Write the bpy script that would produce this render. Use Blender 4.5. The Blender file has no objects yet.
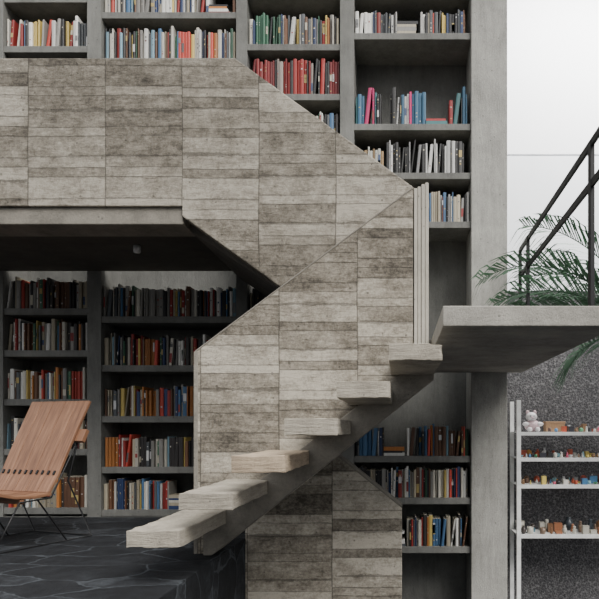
import bpy, bmesh, math, random
from mathutils import Vector, Matrix
random.seed(7)
EYE=1.6; F=600.0; CX=400.0; CY=430.0
scene=bpy.context.scene
# survey helper: converts measured outline points on a wall plane at depth d into metres
def X(px,d): return (px-CX)/F*d
def Z(py,d): return EYE-(py-CY)/F*d

# ------------------------------------------------------------ material helpers
def newmat(name):
    m=bpy.data.materials.new(name); m.use_nodes=True
    nt=m.node_tree; nt.nodes.clear()
    out=nt.nodes.new('ShaderNodeOutputMaterial'); b=nt.nodes.new('ShaderNodeBsdfPrincipled')
    nt.links.new(b.outputs[0],out.inputs[0]); return m,nt,b
def math_(nt,op,a,b=None,c=None):
    n=nt.nodes.new('ShaderNodeMath'); n.operation=op
    for i,v in enumerate((a,b,c)):
        if v is None: continue
        if isinstance(v,(int,float)): n.inputs[i].default_value=v
        else: nt.links.new(v,n.inputs[i])
    return n.outputs[0]
def noise(nt,vec,scale,detail=4,rough=.55):
    n=nt.nodes.new('ShaderNodeTexNoise'); n.inputs['Scale'].default_value=scale
    n.inputs['Detail'].default_value=detail; n.inputs['Roughness'].default_value=rough
    nt.links.new(vec,n.inputs['Vector']); return n.outputs['Fac']
def mapping(nt,vec,scale):
    n=nt.nodes.new('ShaderNodeMapping'); n.inputs['Scale'].default_value=scale
    nt.links.new(vec,n.inputs['Vector']); return n.outputs[0]
def ramp(nt,fac,stops):
    n=nt.nodes.new('ShaderNodeValToRGB'); nt.links.new(fac,n.inputs[0])
    e=n.color_ramp.elements
    while len(e)<len(stops): e.new(.5)
    for el,(p,c) in zip(e,stops): el.position=p; el.color=(c[0],c[1],c[2],1)
    return n.outputs[0]
def bump(nt,b,h,dist,strength=1):
    n=nt.nodes.new('ShaderNodeBump'); n.inputs['Distance'].default_value=dist; n.inputs['Strength'].default_value=strength
    nt.links.new(h,n.inputs['Height']); nt.links.new(n.outputs[0],b.inputs['Normal'])
def simple(name,col,rough=.6,metal=0,var=.15,scale=12):
    m,nt,b=newmat(name); tc=nt.nodes.new('ShaderNodeTexCoord').outputs['Object']
    f=noise(nt,tc,scale)
    c=ramp(nt,f,[(.3,[x*(1-var) for x in col]),(.7,[min(1,x*(1+var)) for x in col])])
    nt.links.new(c,b.inputs['Base Color']); b.inputs['Roughness'].default_value=rough; b.inputs['Metallic'].default_value=metal
    return m
def board_concrete(name,phase,w=.462,h=.088,tone=1.0,seed=0.0):
    m,nt,b=newmat(name); tc=nt.nodes.new('ShaderNodeTexCoord').outputs['Object']
    s=nt.nodes.new('ShaderNodeSeparateXYZ'); nt.links.new(tc,s.inputs[0])
    wob=noise(nt,tc,2.5,3)
    xx=math_(nt,'ADD',s.outputs[0],math_(nt,'MULTIPLY',wob,.016))
    u=math_(nt,'DIVIDE',math_(nt,'SUBTRACT',xx,phase+.008),w)
    pan=math_(nt,'FLOOR',u); fu=math_(nt,'FRACT',u)
    wn=nt.nodes.new('ShaderNodeTexWhiteNoise'); wn.noise_dimensions='1D'
    nt.links.new(math_(nt,'ADD',pan,seed+.37),wn.inputs['W'])
    r=wn.outputs['Value']
    zz=math_(nt,'ADD',math_(nt,'ADD',s.outputs[2],math_(nt,'MULTIPLY',r,.31)),math_(nt,'MULTIPLY',wob,.014))
    v=math_(nt,'DIVIDE',zz,h)
    v=math_(nt,'ADD',v,math_(nt,'MULTIPLY',math_(nt,'SINE',math_(nt,'ADD',math_(nt,'MULTIPLY',v,2.3),math_(nt,'MULTIPLY',r,20))),.28))
    row=math_(nt,'FLOOR',v); fv=math_(nt,'FRACT',v)
    cb=nt.nodes.new('ShaderNodeCombineXYZ'); nt.links.new(pan,cb.inputs[0]); nt.links.new(row,cb.inputs[1]); cb.inputs[2].default_value=seed
    w2=nt.nodes.new('ShaderNodeTexWhiteNoise'); w2.noise_dimensions='3D'; nt.links.new(cb.outputs[0],w2.inputs['Vector'])
    br=w2.outputs['Value']
    off=nt.nodes.new('ShaderNodeVectorMath'); off.operation='MULTIPLY_ADD'; nt.links.new(w2.outputs['Color'],off.inputs[0]); off.inputs[1].default_value=(1.5,0,1.5); nt.links.new(tc,off.inputs[2])
    g=noise(nt,mapping(nt,off.outputs[0],(4,4,26)),3.0,8,.80)          # fine horizontal grain imprint
    st=noise(nt,mapping(nt,tc,(2.2,2.2,4)),3.6,9,.78)        # stains running across boards
    fine=noise(nt,tc,48,7,.85)
    blot=noise(nt,tc,1.5,9,.74)
    f=math_(nt,'MULTIPLY',br,.16)
    f=math_(nt,'ADD',f,math_(nt,'MULTIPLY',g,.20))
    f=math_(nt,'ADD',f,math_(nt,'MULTIPLY',st,.46))
    f=math_(nt,'ADD',f,math_(nt,'MULTIPLY',blot,.50))
    f=math_(nt,'ADD',f,math_(nt,'MULTIPLY',fine,.30))
    f=math_(nt,'ADD',f,math_(nt,'MULTIPLY',r,.04))
    t=tone
    col=ramp(nt,f,[(.655,(.052*t,.045*t,.035*t)),(.745,(.145*t,.127*t,.101*t)),(.83,(.255*t,.229*t,.186*t)),(.96,(.46*t,.423*t,.355*t))])
    jd=math_(nt,'MINIMUM',fv,math_(nt,'SUBTRACT',1,fv))
    jw=math_(nt,'MULTIPLY',math_(nt,'SUBTRACT',noise(nt,off.outputs[0],7,6,.75),.36),.34)
    j=math_(nt,'LESS_THAN',jd,jw)
    sd=math_(nt,'MULTIPLY',math_(nt,'MINIMUM',fu,math_(nt,'SUBTRACT',1,fu)),w)
    sm=math_(nt,'LESS_THAN',sd,math_(nt,'MULTIPLY',math_(nt,'SUBTRACT',noise(nt,tc,10,6,.8),.25),.014))
    jj=math_(nt,'MAXIMUM',math_(nt,'MULTIPLY',j,.45),math_(nt,'MULTIPLY',sm,.55))
    vor=nt.nodes.new('ShaderNodeTexVoronoi'); vor.inputs['Scale'].default_value=13; nt.links.new(tc,vor.inputs['Vector'])
    pit=math_(nt,'LESS_THAN',vor.outputs['Distance'],math_(nt,'MULTIPLY',blot,.18))
    jj=math_(nt,'MAXIMUM',jj,math_(nt,'MULTIPLY',pit,.5))
    mx=nt.nodes.new('ShaderNodeMixRGB'); nt.links.new(jj,mx.inputs[0]); nt.links.new(col,mx.inputs[1]); mx.inputs[2].default_value=(.028,.024,.019,1)
    nt.links.new(mx.outputs[0],b.inputs['Base Color']); b.inputs['Roughness'].default_value=.92
    hh=math_(nt,'ADD',math_(nt,'MULTIPLY',br,1.1),math_(nt,'MULTIPLY',g,.5))
    hh=math_(nt,'ADD',hh,math_(nt,'MULTIPLY',fine,.6))
    hh=math_(nt,'SUBTRACT',hh,math_(nt,'MULTIPLY',jj,1.2))
    bump(nt,b,hh,.016,1)
    return m
def cast_concrete(name,col,contrast=.35,streak=False,grain=0):
    m,nt,b=newmat(name); tc=nt.nodes.new('ShaderNodeTexCoord').outputs['Object']
    sc=(6,6,1.2) if streak else (3,3,3)
    if grain: sc=(4,2,30)
    a=noise(nt,tc,2.8,8,.7); c=noise(nt,mapping(nt,tc,sc),2.5,7,.75); d=noise(nt,tc,80,5,.85)
    f=math_(nt,'ADD',math_(nt,'MULTIPLY',a,.45),math_(nt,'MULTIPLY',c,.35)); f=math_(nt,'ADD',f,math_(nt,'MULTIPLY',d,.22))
    cc=ramp(nt,f,[(.38,[x*(1-contrast) for x in col]),(.51,col),(.66,[min(1,x*(1+contrast)) for x in col])])
    vor=nt.nodes.new('ShaderNodeTexVoronoi'); vor.inputs['Scale'].default_value=15; nt.links.new(tc,vor.inputs['Vector'])
    pit=math_(nt,'LESS_THAN',vor.outputs['Distance'],math_(nt,'MULTIPLY',a,.17))
    mx=nt.nodes.new('ShaderNodeMixRGB'); nt.links.new(math_(nt,'MULTIPLY',pit,.45),mx.inputs[0]); nt.links.new(cc,mx.inputs[1]); mx.inputs[2].default_value=(.05,.047,.042,1)
    nt.links.new(mx.outputs[0],b.inputs['Base Color']); b.inputs['Roughness'].default_value=.88
    bump(nt,b,math_(nt,'SUBTRACT',math_(nt,'ADD',math_(nt,'MULTIPLY',d,.6),c),pit),.010,.9)
    return m

M_up  =board_concrete('board_formed_upper',X(182,3.7),w=.474,h=.086,seed=0,tone=1.0)
M_lo  =board_concrete('board_formed_lower',X(279,3.58),w=.468,h=.080,seed=11,tone=1.18)
M_un  =board_concrete('board_formed_under',X(332,4.1),w=.58,h=.09,seed=23,tone=1.15)
M_tread=cast_concrete('cast_tread',(.37,.335,.275),.5,grain=1)
M_tread2=cast_concrete('cast_tread_warm',(.41,.325,.235),.5,grain=1)
M_slab=cast_concrete('cast_slab',(.215,.198,.168),.45)
M_land=cast_concrete('cast_landing',(.32,.305,.272),.4)
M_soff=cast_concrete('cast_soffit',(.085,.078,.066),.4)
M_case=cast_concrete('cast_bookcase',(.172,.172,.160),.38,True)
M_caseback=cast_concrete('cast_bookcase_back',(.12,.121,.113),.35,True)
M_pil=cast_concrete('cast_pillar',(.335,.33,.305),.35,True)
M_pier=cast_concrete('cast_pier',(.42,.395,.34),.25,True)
M_metal=simple('black_steel',(.012,.012,.013),.45,.4)
M_white=simple('white_paint_metal',(.75,.76,.75),.45)

def slate():
    m,nt,b=newmat('black_slate'); tc=nt.nodes.new('ShaderNodeTexCoord').outputs['Object']
    dn=nt.nodes.new('ShaderNodeTexNoise'); dn.inputs['Scale'].default_value=2.2; dn.inputs['Detail'].default_value=5; nt.links.new(tc,dn.inputs['Vector'])
    mm=nt.nodes.new('ShaderNodeVectorMath'); mm.operation='MULTIPLY_ADD'; nt.links.new(dn.outputs['Color'],mm.inputs[0]); mm.inputs[1].default_value=(.35,.35,.35); nt.links.new(tc,mm.inputs[2])
    mp=mapping(nt,mm.outputs[0],(1.0,1.9,1.3))
    wv=nt.nodes.new('ShaderNodeTexVoronoi'); wv.feature='DISTANCE_TO_EDGE'; wv.inputs['Scale'].default_value=1.8; nt.links.new(mp,wv.inputs['Vector'])
    wc=nt.nodes.new('ShaderNodeTexVoronoi'); wc.inputs['Scale'].default_value=1.8; nt.links.new(mp,wc.inputs['Vector'])
    line=math_(nt,'LESS_THAN',wv.outputs['Distance'],math_(nt,'MULTIPLY',math_(nt,'SUBTRACT',noise(nt,tc,9,5,.8),.15),.035))
    n=noise(nt,tc,6,9,.8)
    sp=nt.nodes.new('ShaderNodeSeparateColor'); nt.links.new(wc.outputs['Color'],sp.inputs[0])
    f=math_(nt,'ADD',math_(nt,'MULTIPLY',n,.8),math_(nt,'MULTIPLY',sp.outputs[0],.16))
    c=ramp(nt,f,[(.36,(.006,.007,.009)),(.52,(.018,.020,.024)),(.68,(.065,.073,.083))])
    mx=nt.nodes.new('ShaderNodeMixRGB'); nt.links.new(math_(nt,'MULTIPLY',line,.7),mx.inputs[0]); nt.links.new(c,mx.inputs[1]); mx.inputs[2].default_value=(.075,.085,.096,1)
    nt.links.new(mx.outputs[0],b.inputs['Base Color']); b.inputs['Roughness'].default_value=.78; b.inputs['Specular IOR Level'].default_value=.3
    bump(nt,b,math_(nt,'SUBTRACT',n,line),.03,1); return m
M_slate=slate()
def rough():
    m,nt,b=newmat('roughcast_gravel'); tc=nt.nodes.new('ShaderNodeTexCoord').outputs['Object']
    v=nt.nodes.new('ShaderNodeTexVoronoi'); v.inputs['Scale'].default_value=60; nt.links.new(tc,v.inputs['Vector'])
    n=noise(nt,tc,40,5,.8); l=noise(nt,tc,2,3)
    f=math_(nt,'ADD',math_(nt,'MULTIPLY',n,.6),math_(nt,'MULTIPLY',v.outputs['Distance'],.3)); f=math_(nt,'ADD',f,math_(nt,'MULTIPLY',l,.15))
    c=ramp(nt,f,[(.38,(.035,.035,.038)),(.54,(.098,.096,.10)),(.74,(.24,.234,.24))])
    nt.links.new(c,b.inputs['Base Color']); b.inputs['Roughness'].default_value=.95
    bump(nt,b,f,.02,.9); return m
M_rough=rough()
def wood():
    m,nt,b=newmat('chair_wood'); tc=nt.nodes.new('ShaderNodeTexCoord').outputs['UV']
    g=noise(nt,mapping(nt,tc,(30,2,1)),1.5,7,.7); a=noise(nt,tc,1.2,2)
    f=math_(nt,'ADD',math_(nt,'MULTIPLY',g,.7),math_(nt,'MULTIPLY',a,.3))
    c=ramp(nt,f,[(.36,(.085,.038,.021)),(.51,(.20,.097,.053)),(.68,(.35,.195,.115))])
    nt.links.new(c,b.inputs['Base Color']); b.inputs['Roughness'].default_value=.5; bump(nt,b,g,.001); return m
M_wood=wood()
def vcol(name,rough=.6):
    m,nt,b=newmat(name); a=nt.nodes.new('ShaderNodeAttribute'); a.attribute_name='Col'
    tc=nt.nodes.new('ShaderNodeTexCoord').outputs['Object']
    n=noise(nt,mapping(nt,tc,(40,40,6)),3,3)
    mx=nt.nodes.new('ShaderNodeMixRGB'); mx.blend_type='MULTIPLY'; mx.inputs[0].default_value=.5
    nt.links.new(a.outputs['Color'],mx.inputs[1]); nt.links.new(ramp(nt,n,[(.3,(.6,.6,.6)),(.7,(1,1,1))]),mx.inputs[2])
    nt.links.new(mx.outputs[0],b.inputs['Base Color']); b.inputs['Roughness'].default_value=rough; return m
M_book=vcol('book_covers',.55); M_cer=vcol('ornament_glaze',.35)

# ------------------------------------------------------------ mesh helpers
def link(ob,parent=None):
    scene.collection.objects.link(ob)
    if parent: ob.parent=parent
    return ob
def empty(name,loc=(0,0,0)):
    e=bpy.data.objects.new(name,None); e.location=loc; e.empty_display_size=.1; scene.collection.objects.link(e); return e
def finish(bm,name,mat,parent=None,bevel=0,smooth=False,seg=2):
    bmesh.ops.recalc_face_normals(bm,faces=bm.faces)
    me=bpy.data.meshes.new(name); bm.to_mesh(me); bm.free()
    mats=mat if isinstance(mat,list) else [mat]
    for m in mats: me.materials.append(m)
    if smooth:
        for p in me.polygons: p.use_smooth=True
    ob=bpy.data.objects.new(name,me); link(ob,parent)
    if bevel:
        md=ob.modifiers.new('bevel','BEVEL'); md.width=bevel; md.segments=seg; md.limit_method='ANGLE'; md.angle_limit=.6
    return ob
def prism_y(bm,pts,y0,y1,mi=0):
    a=[bm.verts.new((x,y0,z)) for x,z in pts]; b=[bm.verts.new((x,y1,z)) for x,z in pts]
    fs=[bm.faces.new(a),bm.faces.new(b[::-1])]
    n=len(pts)
    for i in range(n): fs.append(bm.faces.new((a[i],b[i],b[(i+1)%n],a[(i+1)%n])))
    for f in fs: f.material_index=mi
def box(bm,x0,x1,y0,y1,z0,z1,mi=0): prism_y(bm,[(x0,z0),(x1,z0),(x1,z1),(x0,z1)],y0,y1,mi)
def outline(pts,d): return [(X(a,d),Z(b,d)) for a,b in pts]

# ------------------------------------------------------------ dimensions
D_ST=3.58; D_W=5.1; D_BK=5.48
ZPL=EYE-.74     # slate platform level
LT=EYE+.58; LB=EYE+.485   # landing top/bottom
RIS=.175; GO=.245

# ------------------------------------------------------------ staircase
st=empty('concrete_staircase',(0,0,0))
xl=X(195,D_ST)
sl=.765
def under(x): return Z(383,D_ST)+ (x-X(430,D_ST))*sl
pts=[(xl,ZPL),(X(214,D_ST),ZPL),(X(413,D_ST),under(X(413,D_ST))),(X(413,D_ST),Z(188,D_ST)),(xl,Z(352,D_ST))]
prism_y_bm=bmesh.new(); prism_y(prism_y_bm,pts,D_ST,D_ST+.11); finish(prism_y_bm,'parapet_lower',M_lo,st,.006)
bm=bmesh.new()
a=(xl,Z(352,D_ST)); c=(X(413,D_ST),Z(188,D_ST))
prism_y(bm,[(a[0],a[1]-.004),(a[0],a[1]+.008),(c[0],c[1]+.008),(c[0],c[1]-.004)],D_ST-.002,D_ST+.112,0)
finish(bm,'coping_edge',M_slab,st,.003)
bm=bmesh.new(); box(bm,xl-.008,xl+.018,D_ST-.003,D_ST+.112,ZPL,a[1]+.003); finish(bm,'parapet_end',M_slab,st,.004)
bm=bmesh.new()
x0=X(414,D_ST); x1=X(429,D_ST)
n=4
for i in range(n):
    w=(x1-x0)/n
    box(bm,x0+i*w,x0+(i+1)*w-.002,D_ST+.006*(i%2),D_ST+.25,under(x0)+.12,Z(188-2*i,D_ST))
finish(bm,'end_pier',M_pier,st,.003)
bm=bmesh.new()
DU=3.70
prism_y(bm,outline([(-230,58),(235,58),(415,188),(415,345),(378,345),(282,288),(182,216),(182,206),(-230,206)],DU),DU,DU+.14)
finish(bm,'parapet_upper',M_up,st,.006)
xs=X(182,DU)
bm=bmesh.new(); box(bm,X(-230,DU),xs,DU+.02,DU+.26,EYE+1.275,Z(206,DU)-.001); finish(bm,'gallery_edge_beam',M_slab,st,.006)
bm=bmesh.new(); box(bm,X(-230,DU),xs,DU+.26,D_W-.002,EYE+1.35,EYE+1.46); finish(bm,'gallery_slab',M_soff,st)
bm=bmesh.new()
prof=[(xs,EYE+1.275),(-.16,LB),(.2,LB),(.2,LT)]
x=.1; z=LT
top=[]
for k in range(5):
    top.append((x,z)); z+=RIS; top.append((x,z)); x-=.28
prof+=top+[(xs,z)]
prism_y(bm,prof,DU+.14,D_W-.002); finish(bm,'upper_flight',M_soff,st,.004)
bm=bmesh.new()
xa=X(214,D_ST)
xb=.2
prism_y(bm,[(xa-.05,ZPL),(xa,ZPL),(xb,under(xb)),(xb,LB),(xa-.05,ZPL+.19)],D_ST-.05,D_ST-.002)
finish(bm,'stringer',M_slab,st,.006)
from mathutils import noise as mn
for i in range(1,7):
    zt=LT-RIS*(7-i); x0=.2-GO*(7-i)
    bm=bmesh.new()
    box(bm,x0-.008,x0+GO,2.8,D_ST-.001,zt-.08,zt)
    bmesh.ops.subdivide_edges(bm,edges=bm.edges,cuts=15,use_grid_fill=True)
    ctr=Vector((x0+GO/2,3.2,zt-.039))
    for v in bm.verts:
        ex=min(abs(v.co.x-(x0-.008)),abs(v.co.x-(x0+GO))); ez=min(abs(v.co.z-zt),abs(v.co.z-(zt-.08))); ey=abs(v.co.y-2.8)
        ne=(ex<.002)+(ez<.002)+(ey<.002)
        q=mn.noise(v.co*17+Vector((i*3,0,0)))
        if v.co.y<3.5:
            d=(ctr-v.co); d.y=max(-.05,min(.05,d.y)); d.x=max(-.05,min(.05,d.x))
            if ne>=2: v.co+=d.normalized()*(.002+max(0,q-.05)*.022)
            v.co+=Vector((mn.noise(v.co*14),mn.noise(v.co*13+Vector((5,5,5))),mn.noise(v.co*12+Vector((9,1,3)))))*.0025
    finish(bm,'tread_%d'%i,M_tread2 if i==3 else M_tread,st,.0)
bm=bmesh.new(); box(bm,.2,1.03,2.8,D_W-.022,LB,LT); finish(bm,'landing',M_land,st,.005)
D3=4.1
bm=bmesh.new()
prism_y(bm,[(X(245,D3),0),(X(402,D3),0),(X(402,D3),Z(507,D3)),(X(300,D3),Z(425,D3)),(X(245,D3),Z(425,D3))],D3,D3+.14)
finish(bm,'parapet_lowest_flight',M_un,st,.006)
bm=bmesh.new()
p=[(X(402,D3),Z(507,D3)),(X(300,D3),Z(425,D3))]
prism_y(bm,[(p[0][0],p[0][1]-.008),(p[0][0]+.002,p[0][1]+.01),(p[1][0],p[1][1]+.01),(p[1][0],p[1][1]-.008)],D3-.003,D3+.142)
finish(bm,'coping_lowest',M_slab,st,.003)

# ------------------------------------------------------------ railing
rl=empty('stair_railing',(0,0,0))
def bar(name,p0,p1,w,t,parent,mat):
    p0=Vector(p0);p1=Vector(p1); d=(p1-p0); d.normalize()
    up=Vector((0,0,1)) if abs(d.z)<.9 else Vector((0,1,0))
    s=d.cross(up).normalized(); u=s.cross(d)
    bm=bmesh.new(); vs=[]
    for e in (p0,p1):
        for a,b_ in ((-1,-1),(1,-1),(1,1),(-1,1)): vs.append(bm.verts.new(e+s*a*t/2+u*b_*w/2))
    for f in ((0,1,2,3),(7,6,5,4),(0,4,5,1),(1,5,6,2),(2,6,7,3),(3,7,4,0)): bm.faces.new([vs[i] for i in f])
    return finish(bm,name,mat,parent,.0015)
RX=.985
bar('top_rail',(RX,2.5,EYE+1.475),(RX,4.93,EYE+1.475),.04,.016,rl,M_metal)
bar('mid_rail',(RX,2.5,EYE+1.265),(RX,4.93,EYE+1.265),.04,.016,rl,M_metal)
for i,y in enumerate((3.09,4.62,4.92)):
    bar('post_%d'%i,(RX,y,LT-.0),(RX,y,EYE+1.48),.045,.022,rl,M_metal)

# ------------------------------------------------------------ bookcase
bm=bmesh.new()
ZT=EYE+4.3
cols_div=[(-125,-110),(-12,3),(87,101),(236,247),(340,354)]
for a,b_ in cols_div: box(bm,X(a,D_W),X(b_,D_W),D_W,D_BK,0,ZT)
columns={0:(-110,-12),1:(3,87),2:(101,236),3:(247,340),4:(354,471)}
boards={0:[-40,5,45,308,350,399,449,508,517],
        1:[-38,-5,45,308,350,399,449,508,517],
        2:[-34,11,57,316,365,416,467,510,517],
        3:[-8,43,93,142,316,365,416,467,510],
        4:[-18,32,123,172,221,456,498,547]}
TH=.055
for k,(a,b_) in columns.items():
    for y in boards[k]:
        zt=Z(y,D_W)
        e=.003 if k<4 else -.0
        box(bm,X(a,D_W)-.003,X(b_,D_W)+e,D_W+.012,D_BK,zt-TH,zt)
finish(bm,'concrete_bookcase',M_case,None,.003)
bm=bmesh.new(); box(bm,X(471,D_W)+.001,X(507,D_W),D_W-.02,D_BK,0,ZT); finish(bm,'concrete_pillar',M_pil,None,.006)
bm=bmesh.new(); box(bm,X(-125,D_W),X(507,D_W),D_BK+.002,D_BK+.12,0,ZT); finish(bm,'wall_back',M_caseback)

# ------------------------------------------------------------ books
PAL=[(.64,.61,.53)]*6+[(.44,.39,.29)]*5+[(.76,.75,.71)]*6+[(.015,.015,.018)]*5+[(.04,.035,.035)]*4+[(.32,.03,.025)]*4+[(.52,.06,.04)]*3+[(.025,.05,.14)]*3+[(.07,.17,.32)]*3+[(.2,.34,.42)]*1+[(.04,.13,.075)]*2+[(.52,.20,.05)]*2+[(.62,.47,.14)]*2+[(.16,.075,.04)]*5+[(.27,.26,.24)]*4+[(.09,.1,.11)]*4
RED=[(.24,.018,.018)]*8+[(.36,.03,.024)]*4+[(.15,.012,.014)]*5+[(.36,.31,.27)]*2+[(.03,.03,.03)]*4
PINK=[(.60,.03,.16)]*3+[(.40,.03,.03)]*2+[(.04,.13,.22)]*4+[(.7,.7,.68)]*4+[(.02,.02,.02)]*5+[(.05,.18,.19)]*3
def books_row(px0,px1,py,pal=None,hmin=.20,hmax=.285,ty=(.011,.034),gap=0.0,d0=D_W):
    pal=pal or PAL
    verts=[];faces=[];cols=[]
    x=X(px0,d0)+.01; xe=X(px1,d0)-.008; zb=Z(py,d0)+.0005
    run=0
    def addbox(x0,x1,y0,y1,z0,z1,c):
        s=len(verts)
        for zz in (z0,z1):
            for a,b_ in ((x0,y0),(x1,y0),(x1,y1),(x0,y1)): verts.append((a,b_,zz))
        for f in ((3,2,1,0),(4,5,6,7),(0,1,5,4),(1,2,6,5),(2,3,7,6),(3,0,4,7)): faces.append([s+i for i in f]); cols.append(c)
    while True:
        if run>0: run-=1; t,h,c=runt,runh+random.uniform(-.002,.002),runcol
        else:
            t=random.uniform(*ty)*(.7 if random.random()<.45 else 1); h=random.triangular(hmin,hmax,hmin+.4*(hmax-hmin))
            c=random.choice(pal); v=random.uniform(.6,1.15); c=tuple(min(1,q*v) for q in c)
            if random.random()<.08: run=random.randint(2,4); runcol=c; runt=t; runh=h
        if x+t>xe: break
        if run==0 and random.random()<.012 and x+.2<xe:
            zz=zb; 
            for _ in range(random.randint(2,5)):
                tt=random.uniform(.015,.035); cc=random.choice(pal); ln=random.uniform(.15,.19)
                addbox(x,x+ln,d0+.03,d0+.17,zz,zz+tt,cc); zz+=tt+.0008
            x+=.2; continue
        if random.random()<gap*.1: x+=random.uniform(.02,.08); continue
        lean=0
        if random.random()<.09: lean=random.uniform(.03,.14)
        dp=random.uniform(.14,.21); y0=d0+.02+random.uniform(.0,.04)
        if x+t+lean*h>xe: lean=0
        r=min(.004,t*.25)
        prof=[(0,r),(t*.3,0),(t*.7,0),(t,r),(t,dp),(0,dp)]
        s=len(verts)
        for zz in (0,h):
            for (a,b_) in prof: verts.append((x+a+lean*zz,y0+b_,zb+zz))
        np_=len(prof)
        fl=[list(range(s,s+np_))[::-1],list(range(s+np_,s+2*np_))]
        cl=[c,(.5,.46,.37)]
        for i in range(np_):
            fl.append([s+i,s+(i+1)%np_,s+np_+(i+1)%np_,s+np_+i]); cl.append(c)
        faces+=fl; cols+=cl
        if random.random()<.5:
            lum=sum(c)/3
            for _ in range(random.randint(1,3)):
                bh=random.uniform(.003,.014) if random.random()<.8 else random.uniform(.03,.09)
                b0=random.uniform(.1*h,.9*h-bh)
                bc=random.choice([(.5,.46,.37),(.46,.35,.13),(.6,.6,.6)]) if lum<.2 else random.choice([(.1,.1,.1),(.3,.04,.04),(.06,.09,.18),(.2,.2,.2)])
                wq=.08 if bh>.014 else .3
                s=len(verts)
                for aa,zz in ((wq,b0),(1-wq,b0),(1-wq,b0+bh),(wq,b0+bh)):
                    verts.append((x+aa*t+lean*zz,y0-.0008,zb+zz))
                faces.append([s,s+1,s+2,s+3]); cols.append(bc)
        x+=t+lean*h+random.uniform(.0003,.0025)
    me=bpy.data.meshes.new('row_of_books'); me.from_pydata(verts,[],faces)
    at=me.color_attributes.new('Col','FLOAT_COLOR','CORNER')
    for p,c in zip(me.polygons,cols):
        for li in p.loop_indices: at.data[li].color=(c[0],c[1],c[2],1)
    me.materials.append(M_book)
    ob=bpy.data.objects.new('row_of_books',me); scene.collection.objects.link(ob); return ob
for y in (45,308,350,399,449,508): books_row(3,87,y)
for y in (45,308,399,508): books_row(-110,-12,y)
for y in (11,57,316,365,416,467,510): books_row(101,236,y)
books_row(247,340,-8); books_row(247,340,43); books_row(247,340,93,RED,.27,.33); books_row(247,340,142)
books_row(354,471,-18); books_row(354,468,32,None,.17,.22); books_row(354,471,123,PINK,.22,.34,(.014,.034),.3); books_row(385,467,172,[(.7,.7,.68)]*5+[(.05,.05,.05)]*4+[(.3,.3,.3)]*2,.23,.30); books_row(354,386,172,[(.3,.2,.1),(.5,.5,.45)],.17,.24)
books_row(354,471,221,[(.08,.16,.28),(.3,.3,.3),(.6,.6,.57),(.03,.03,.03),(.14,.05,.04),(.45,.40,.3)])
books_row(354,471,456); books_row(354,471,498); books_row(354,471,547)
books_row(247,340,316)

# ------------------------------------------------------------ floors and side
bm=bmesh.new()
box(bm,X(-125,D_W)-.2,-1.06,1.2,D_W-.001,0.001,ZPL)
finish(bm,'floor_platform',M_slate,None,.004)
bm=bmesh.new(); box(bm,-8,6,-5,8,-.1,0); finish(bm,'floor',M_slate)
bm=bmesh.new(); box(bm,X(507,D_W)+.001,4.0,5.62,5.78,0,Z(291,5.62)); finish(bm,'wall_garden',M_rough)
M_wh=simple('white_plaster',(.86,.865,.87),.8,0,.015,3); M_wh2=simple('grey_white_plaster',(.74,.755,.77),.8,0,.03,3)
zg=Z(155,7)
bm=bmesh.new(); box(bm,.4,5.5,7,7.2,zg+.012,7.5,0); box(bm,.4,5.5,7.0,7.2,0,zg-.012,1); box(bm,.4,5.5,7.03,7.2,zg-.012,zg+.012,1)
finish(bm,'wall_right_court',[M_wh,M_wh2])

# ------------------------------------------------------------ white metal shelving
ms=empty('metal_shelving_unit',(0,0,0))
SX0=X(517,5.2); SX1=SX0+1.15; SY0=5.2; SY1=5.55
for i,(x,y) in enumerate(((SX0,SY0),(SX1,SY0),(SX0,SY1-.03),(SX1,SY1-.03))):
    bm=bmesh.new(); box(bm,x,x+.035,y,y+.004,0,Z(400,5.2)); box(bm,x,x+.004,y+.004,y+.035,0,Z(400,5.2)); finish(bm,'upright_%d'%i,M_white,ms)
SB=[432,458,485,535,620]
for i,y in enumerate(SB):
    z=Z(y,SY0); bm=bmesh.new(); box(bm,SX0+.006,SX1+.03,SY0+.006,SY1-.035,z-.008,z); box(bm,SX0+.006,SX1+.03,SY0+.006,SY0+.009,z-.03,z-.008)
    finish(bm,'shelf_%d'%i,M_white,ms)
OC=[(.7,.68,.62),(.5,.1,.05),(.6,.3,.08),(.08,.22,.4),(.04,.04,.05),(.4,.4,.4),(.75,.75,.75),(.1,.3,.15),(.6,.12,.2),(.22,.13,.07),(.7,.55,.15),(.25,.45,.5),(.03,.03,.03),(.12,.07,.05)]
def lathe(bm,cl,prof,x,y,z,c,seg=14,sq=(1,1)):
    rings=[]
    for r,h in prof:
        rings.append([bm.verts.new((x+r*sq[0]*math.cos(2*math.pi*k/seg),y+r*sq[1]*math.sin(2*math.pi*k/seg),z+h)) for k in range(seg)])
    fs=[bm.faces.new(rings[0][::-1]),bm.faces.new(rings[-1])]
    for a,b_ in zip(rings,rings[1:]):
        for k in range(seg): fs.append(bm.faces.new((a[k],a[(k+1)%seg],b_[(k+1)%seg],b_[k])))
    for f in fs:
        f.smooth=True
        for l in f.loops: l[cl]=(c[0],c[1],c[2],1)
PR={'bottle':[(.9,0),(1,.1),(1,1.4),(.8,1.8),(.35,2.2),(.3,2.9),(.38,3.0)],'bowl':[(.5,0),(.55,.1),(1.1,.7),(1.2,.9),(1.1,.88),(.5,.25)],
    'vase':[(.5,0),(.9,.6),(1,1.1),(.7,1.7),(.45,2.0),(.6,2.3)],'cup':[(.7,0),(.8,.1),(.85,1.5),(.78,1.5),(.7,.2)],
    'figure':[(.7,0),(.75,.2),(.5,.9),(.65,1.4),(.3,1.75),(.45,2.1),(.4,2.5),(.1,2.65)],'ball':[(.3,0),(.8,.3),(1,.9),(.8,1.5),(.3,1.8)]}
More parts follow.
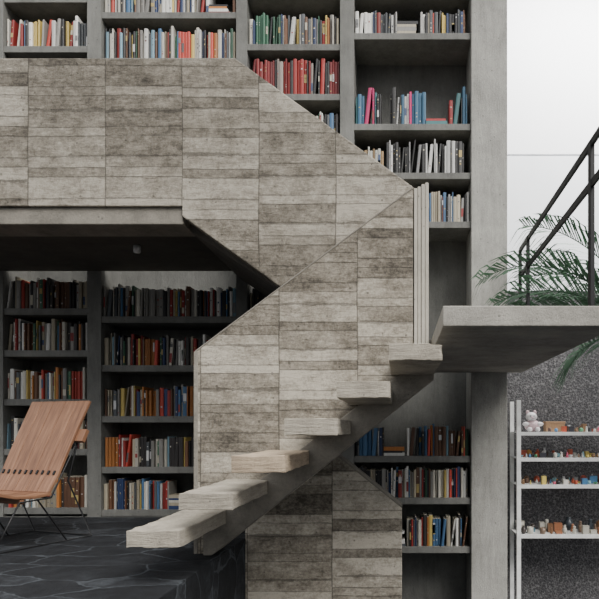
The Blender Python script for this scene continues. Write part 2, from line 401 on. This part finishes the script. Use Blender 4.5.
for i,y in enumerate(SB[:4]):
    bm=bmesh.new(); cl=bm.loops.layers.float_color.new('Col')
    z=Z(y,SY0)+.0005
    for rowy in (.26,.17,.07):
        x=SX0+.07+random.uniform(0,.04)
        if i==0: x=SX0+.52 if rowy>.1 else SX0+.3
        while x<SX1-.06:
            kind=random.choice(list(PR)+['box','box','cup','figure','ball']); s=random.uniform(.016,.030)*(1.25 if rowy>.2 else .85)
            if i==3: kind=random.choice(['figure','vase','ball','cup','box','bottle','figure']); s*=1.55
            if kind in('figure','bottle','vase') and i<3: s*=.8
            c=random.choice(OC if i!=3 else [(.06,.05,.045),(.2,.14,.1),(.5,.48,.42),(.2,.1,.05),(.04,.05,.06),(.33,.14,.07),(.1,.2,.25)])
            yy=SY0+rowy+random.uniform(-.012,.012)
            if kind=='box':
                w=random.uniform(.03,.07); nv=len(bm.faces)
                box(bm,x-.01,x-.01+w,yy-.025,yy+.025,z,z+random.uniform(.02,.08)); bm.faces.ensure_lookup_table()
                for f in bm.faces[nv:]:
                    for l in f.loops: l[cl]=(*c,1)
                x+=w+.015
            else:
                sx=random.uniform(.7,1.15)
                lathe(bm,cl,[(r*s,h*s) for r,h in PR[kind]],x,yy,z,c,14,(sx,1)); x+=s*2+random.uniform(.0,.03)
            if random.random()<.12: x+=.05
    finish(bm,'small_ornaments',M_cer)
# plush toy on the top board
def ell(bm,cl,c,r,col):
    n=len(bm.verts)
    ret=bmesh.ops.create_uvsphere(bm,u_segments=18,v_segments=12,radius=1,matrix=Matrix.Translation(c)@Matrix.Diagonal((*r,1)))
    for v in ret['verts']:
        for f in v.link_faces:
            f.smooth=True
            for l in f.loops: l[cl]=(*col,1)
bm=bmesh.new(); cl=bm.loops.layers.float_color.new('Col')
z0=Z(432,SY0); bx=SX0+.17; by=SY0+.17; pk=(.55,.40,.42); wh=(.62,.60,.60)
ell(bm,cl,(bx,by,z0+.056),(.07,.055,.055),pk)
ell(bm,cl,(bx-.01,by-.01,z0+.135),(.05,.042,.042),wh)
for s in (-1,1):
    ell(bm,cl,(bx-.01+s*.032,by,z0+.175),(.016,.01,.02),pk)
    ell(bm,cl,(bx+s*.06,by-.03,z0+.07),(.034,.02,.02),wh)
    ell(bm,cl,(bx+s*.035,by-.055,z0+.022),(.022,.04,.022),wh)
    ell(bm,cl,(bx-.01+s*.015,by-.05,z0+.142),(.005,.005,.005),(.02,.02,.02))
ell(bm,cl,(bx-.01,by-.05,z0+.127),(.014,.012,.01),pk)
finish(bm,'plush_toy',M_cer)
bm=bmesh.new(); cl=bm.loops.layers.float_color.new('Col')
box(bm,SX0+.30,SX0+.47,SY0+.2,SY0+.30,Z(432,SY0)+.001,Z(432,SY0)+.09)
box(bm,SX0+.295,SX0+.475,SY0+.195,SY0+.305,Z(432,SY0)+.075,Z(432,SY0)+.095)
for f in bm.faces:
    for l in f.loops: l[cl]=(.36,.22,.12,1)
finish(bm,'cardboard_box',M_cer,None,.003)

# ------------------------------------------------------------ lounge chair
ch=empty('lounge_chair',(0,0,0))
ch.location=(-2.506,3.99,ZPL)
def plank(path,x0,x1,t,name,parent,taper=0):
    bm=bmesh.new(); uv=bm.loops.layers.uv.new('UVMap')
    rings=[];L=0;prev=None
    for i,(y,z) in enumerate(path):
        a=Vector(path[max(0,i-1)]); b_=Vector(path[min(len(path)-1,i+1)]); dd=(b_-a).normalized(); nn=Vector((-dd.y,dd.x))
        if prev is not None: L+=(Vector((y,z))-prev).length
        prev=Vector((y,z)); k=1+taper*i/(len(path)-1)
        rings.append(([bm.verts.new((xx*k,y+nn.x*s*t/2,z+nn.y*s*t/2)) for xx,s in ((x0,1),(x1,1),(x1,-1),(x0,-1))],L))
    rnd=random.uniform(0,9)
    def setuv(f,ls):
        for l,(u,v) in zip(f.loops,ls): l[uv].uv=(u+rnd,v)
    bm.faces.new(rings[0][0]); bm.faces.new(rings[-1][0][::-1])
    for (a,la),(b_,lb) in zip(rings,rings[1:]):
        for k in range(4):
            k2=(k+1)%4; f=bm.faces.new((a[k],a[k2],b_[k2],b_[k])); setuv(f,((k*.1,la),(k*.1+.1,la),(k*.1+.1,lb),(k*.1,lb)))
    return finish(bm,name,M_wood,parent,.004)
back=[(-.02,.33),(.05,.45),(.12,.60),(.20,.76),(.29,.94)]
seat=[(.00,.325),(-.12,.315),(-.25,.325),(-.35,.35),(-.40,.34),(-.42,.31)]
W=.52; n=5; pw=W/n
for i in range(n):
    x0=-W/2+i*pw+.002; x1=x0+pw-.004
    plank(back,x0,x1,.022,'back_plank_%d'%i,ch,.06)
    plank(seat,x0,x1,.022,'seat_plank_%d'%i,ch,-.03)
def cross(y,z,x0,x1,h,t,name,mat=M_wood,tilt=0):
    bm=bmesh.new(); box(bm,x0,x1,-t/2,t/2,-h/2,h/2); bm.loops.layers.uv.new('UVMap'); o=finish(bm,name,mat,ch,.003); o.location=(0,y,z); o.rotation_euler=(tilt,0,0); return o
cross(.198,.70,-.30,.33,.09,.03,'back_batten',M_wood,-.45)
cross(-.2,.295,-.25,.25,.03,.03,'seat_batten')
for i in range(n):
    for k in (-.025,.025):
        xx=-W/2+(i+.5)*pw+k
        o=cross(.045-.0,.455,xx-.007,xx+.007,.03,.028,'slot_%d_%d'%(i,int(k>0)),M_metal,-.5)
def wire(name,pts,r,parent,cyc=False,mat=M_metal):
    cu=bpy.data.curves.new(name,'CURVE'); cu.dimensions='3D'; cu.bevel_depth=r; cu.bevel_resolution=3
    sp=cu.splines.new('POLY'); sp.points.add(len(pts)-1)
    for p,q in zip(sp.points,pts): p.co=(*q,1)
    sp.use_cyclic_u=cyc; cu.materials.append(mat)
    ob=bpy.data.objects.new(name,cu); link(ob,parent); return ob
for s in (-1,1):
    xx=s*.25
    wire('side_frame_%s'%('l' if s<0 else 'r'),[(xx,.215,.70),(xx*1.04,.12,.40),(xx*1.08,.30,.007),(xx*1.08,-.40,.007),(xx,-.22,.29),(xx,.0,.30),(xx*1.0,.19,.64)],.006,ch)
    wire('brace_%s'%('l' if s<0 else 'r'),[(xx*1.08,.1,.007),(xx,-.1,.30)],.005,ch)
wire('base_rear',[(-.27,.30,.007),(.27,.30,.007)],.006,ch)
wire('base_front',[(-.27,-.40,.007),(.27,-.40,.007)],.006,ch)
wire('cross_brace',[(-.25,.0,.30),(.25,-.0,.30)],.006,ch)
ch.rotation_euler=(0,0,math.radians(-20))

# ------------------------------------------------------------ palm
pm=empty('potted_palm',(0,0,0)); pm.location=(1.95,4.70,0)
M_leaf=simple('palm_leaf',(.055,.115,.065),.5,0,.35,5); M_trunk=simple('palm_trunk',(.12,.075,.04),.9,0,.4,25); M_pot=simple('clay_pot',(.33,.13,.07),.8)
bm=bmesh.new(); cl=bm.loops.layers.float_color.new('Col')
lathe(bm,cl,[(.17,0),(.2,.05),(.22,.38),(.24,.38),(.24,.44),(.2,.44),(.19,.36)],0,0,0,(1,1,1),24); finish(bm,'pot',M_pot,pm)
bm=bmesh.new(); cl=bm.loops.layers.float_color.new('Col')
lathe(bm,cl,[(.05+.006*(i%2),.36+i*.06) for i in range(34)],0,0,0,(1,1,1),12); finish(bm,'trunk',M_trunk,pm)
CR=Vector((0,0,.36+33*.06))
def frond(i,az,el,L,droop):
    bm=bmesh.new(); N=32; pts=[]
    dirh=Vector((math.cos(az),math.sin(az),0)); p=CR.copy(); e=el
    for k in range(N):
        pts.append(p.copy()); e-=droop/N*(.4+1.2*k/N); p=p+(dirh*math.cos(e)+Vector((0,0,math.sin(e))))*L/N
    side=Vector((-dirh.y,dirh.x,0))
    for k in range(1,N):
        t=(pts[k]-pts[k-1]).normalized(); w=.006*(1-k/N)+.0025
        up=side.cross(t)
        for sd_ in (side,up):
            a=[bm.verts.new(pts[k-1]+sd_*w),bm.verts.new(pts[k-1]-sd_*w),bm.verts.new(pts[k]-sd_*w*.9),bm.verts.new(pts[k]+sd_*w*.9)]; bm.faces.new(a)
        if k>4:
            ll=.34*math.sin(math.pi*min(1,(k-2)/(N-1))**.8)+.10
            for s in (-1,1):
                for rep in (0,.5):
                    d=(side*s*.5+t*.75+Vector((0,0,random.uniform(.1,.6)*(1 if s>0 else -1)))).normalized()
                    q=pts[k-1].lerp(pts[k],rep); wv=(t*.6+up*.6)*.009
                    m=q+d*ll*.5+Vector((0,0,.01)); tip=q+d*ll+Vector((0,0,-.09*ll/.3-random.uniform(0,.04)))
                    v=[bm.verts.new(q-wv*.5),bm.verts.new(q+wv*.5),bm.verts.new(m+wv),bm.verts.new(m-wv),bm.verts.new(tip)]
                    bm.faces.new((v[0],v[1],v[2],v[3])); bm.faces.new((v[3],v[2],v[4]))
    finish(bm,'frond_%d'%i,M_leaf,pm)
for i,(az,el,L,dr) in enumerate([(183,52,1.6,1.6),(190,66,1.45,1.3),(174,30,1.25,1.1),(240,60,1.0,1.8),(300,60,1.1,1.6),(0,55,1.1,1.7),(60,60,.8,1.6),(205,5,.9,1.1),(187,38,1.4,1.3),(270,80,1.1,1.3),(340,30,.9,1.6),(168,58,1.2,1.4)]):
    frond(i,math.radians(az),math.radians(el),L,dr)

bm=bmesh.new(); cl=bm.loops.layers.float_color.new('Col')
lathe(bm,cl,[(.022,0),(.026,.01),(.026,.05)],X(137,4.4),4.4,EYE+1.30,(1,1,1),16); finish(bm,'ceiling_spotlight',M_white)

# ------------------------------------------------------------ light
w=bpy.data.worlds.new('World'); scene.world=w; w.use_nodes=True; nt=w.node_tree
bg=nt.nodes['Background']
tc=nt.nodes.new('ShaderNodeTexCoord'); sp=nt.nodes.new('ShaderNodeSeparateXYZ'); nt.links.new(tc.outputs['Generated'],sp.inputs[0])
mr=nt.nodes.new('ShaderNodeMapRange'); nt.links.new(sp.outputs[2],mr.inputs[0])
mr.inputs[1].default_value=-.15; mr.inputs[2].default_value=.75; mr.inputs[3].default_value=.12; mr.inputs[4].default_value=1.75
bg.inputs[0].default_value=(.975,.985,1,1); nt.links.new(mr.outputs[0],bg.inputs[1])
sun=bpy.data.lights.new('sun','SUN'); sun.energy=4.8; sun.angle=math.radians(34); sun.color=(1,.965,.91)
so=bpy.data.objects.new('sun',sun); scene.collection.objects.link(so)
so.rotation_euler=Vector((-.6,.8,-1.1)).to_track_quat('-Z','Y').to_euler(); so.location=(2,-2,7)
al=bpy.data.lights.new('court_skylight','AREA'); al.energy=460; al.shape='RECTANGLE'; al.size=3.5; al.size_y=1.2
ao=bpy.data.objects.new('court_skylight',al); scene.collection.objects.link(ao); ao.location=(2.8,5.6,6.8)
ao.rotation_euler=Vector((0,1.2,-3)).to_track_quat('-Z','Y').to_euler()

cam=bpy.data.cameras.new('camera'); co=bpy.data.objects.new('camera',cam); scene.collection.objects.link(co)
co.location=(0,0,EYE); co.rotation_euler=(math.pi/2,0,0)
cam.sensor_width=36; cam.lens=36*F/599; cam.shift_x=(299.5-CX)/599; cam.shift_y=(CY-299.5)/599; cam.clip_start=.05
scene.camera=co
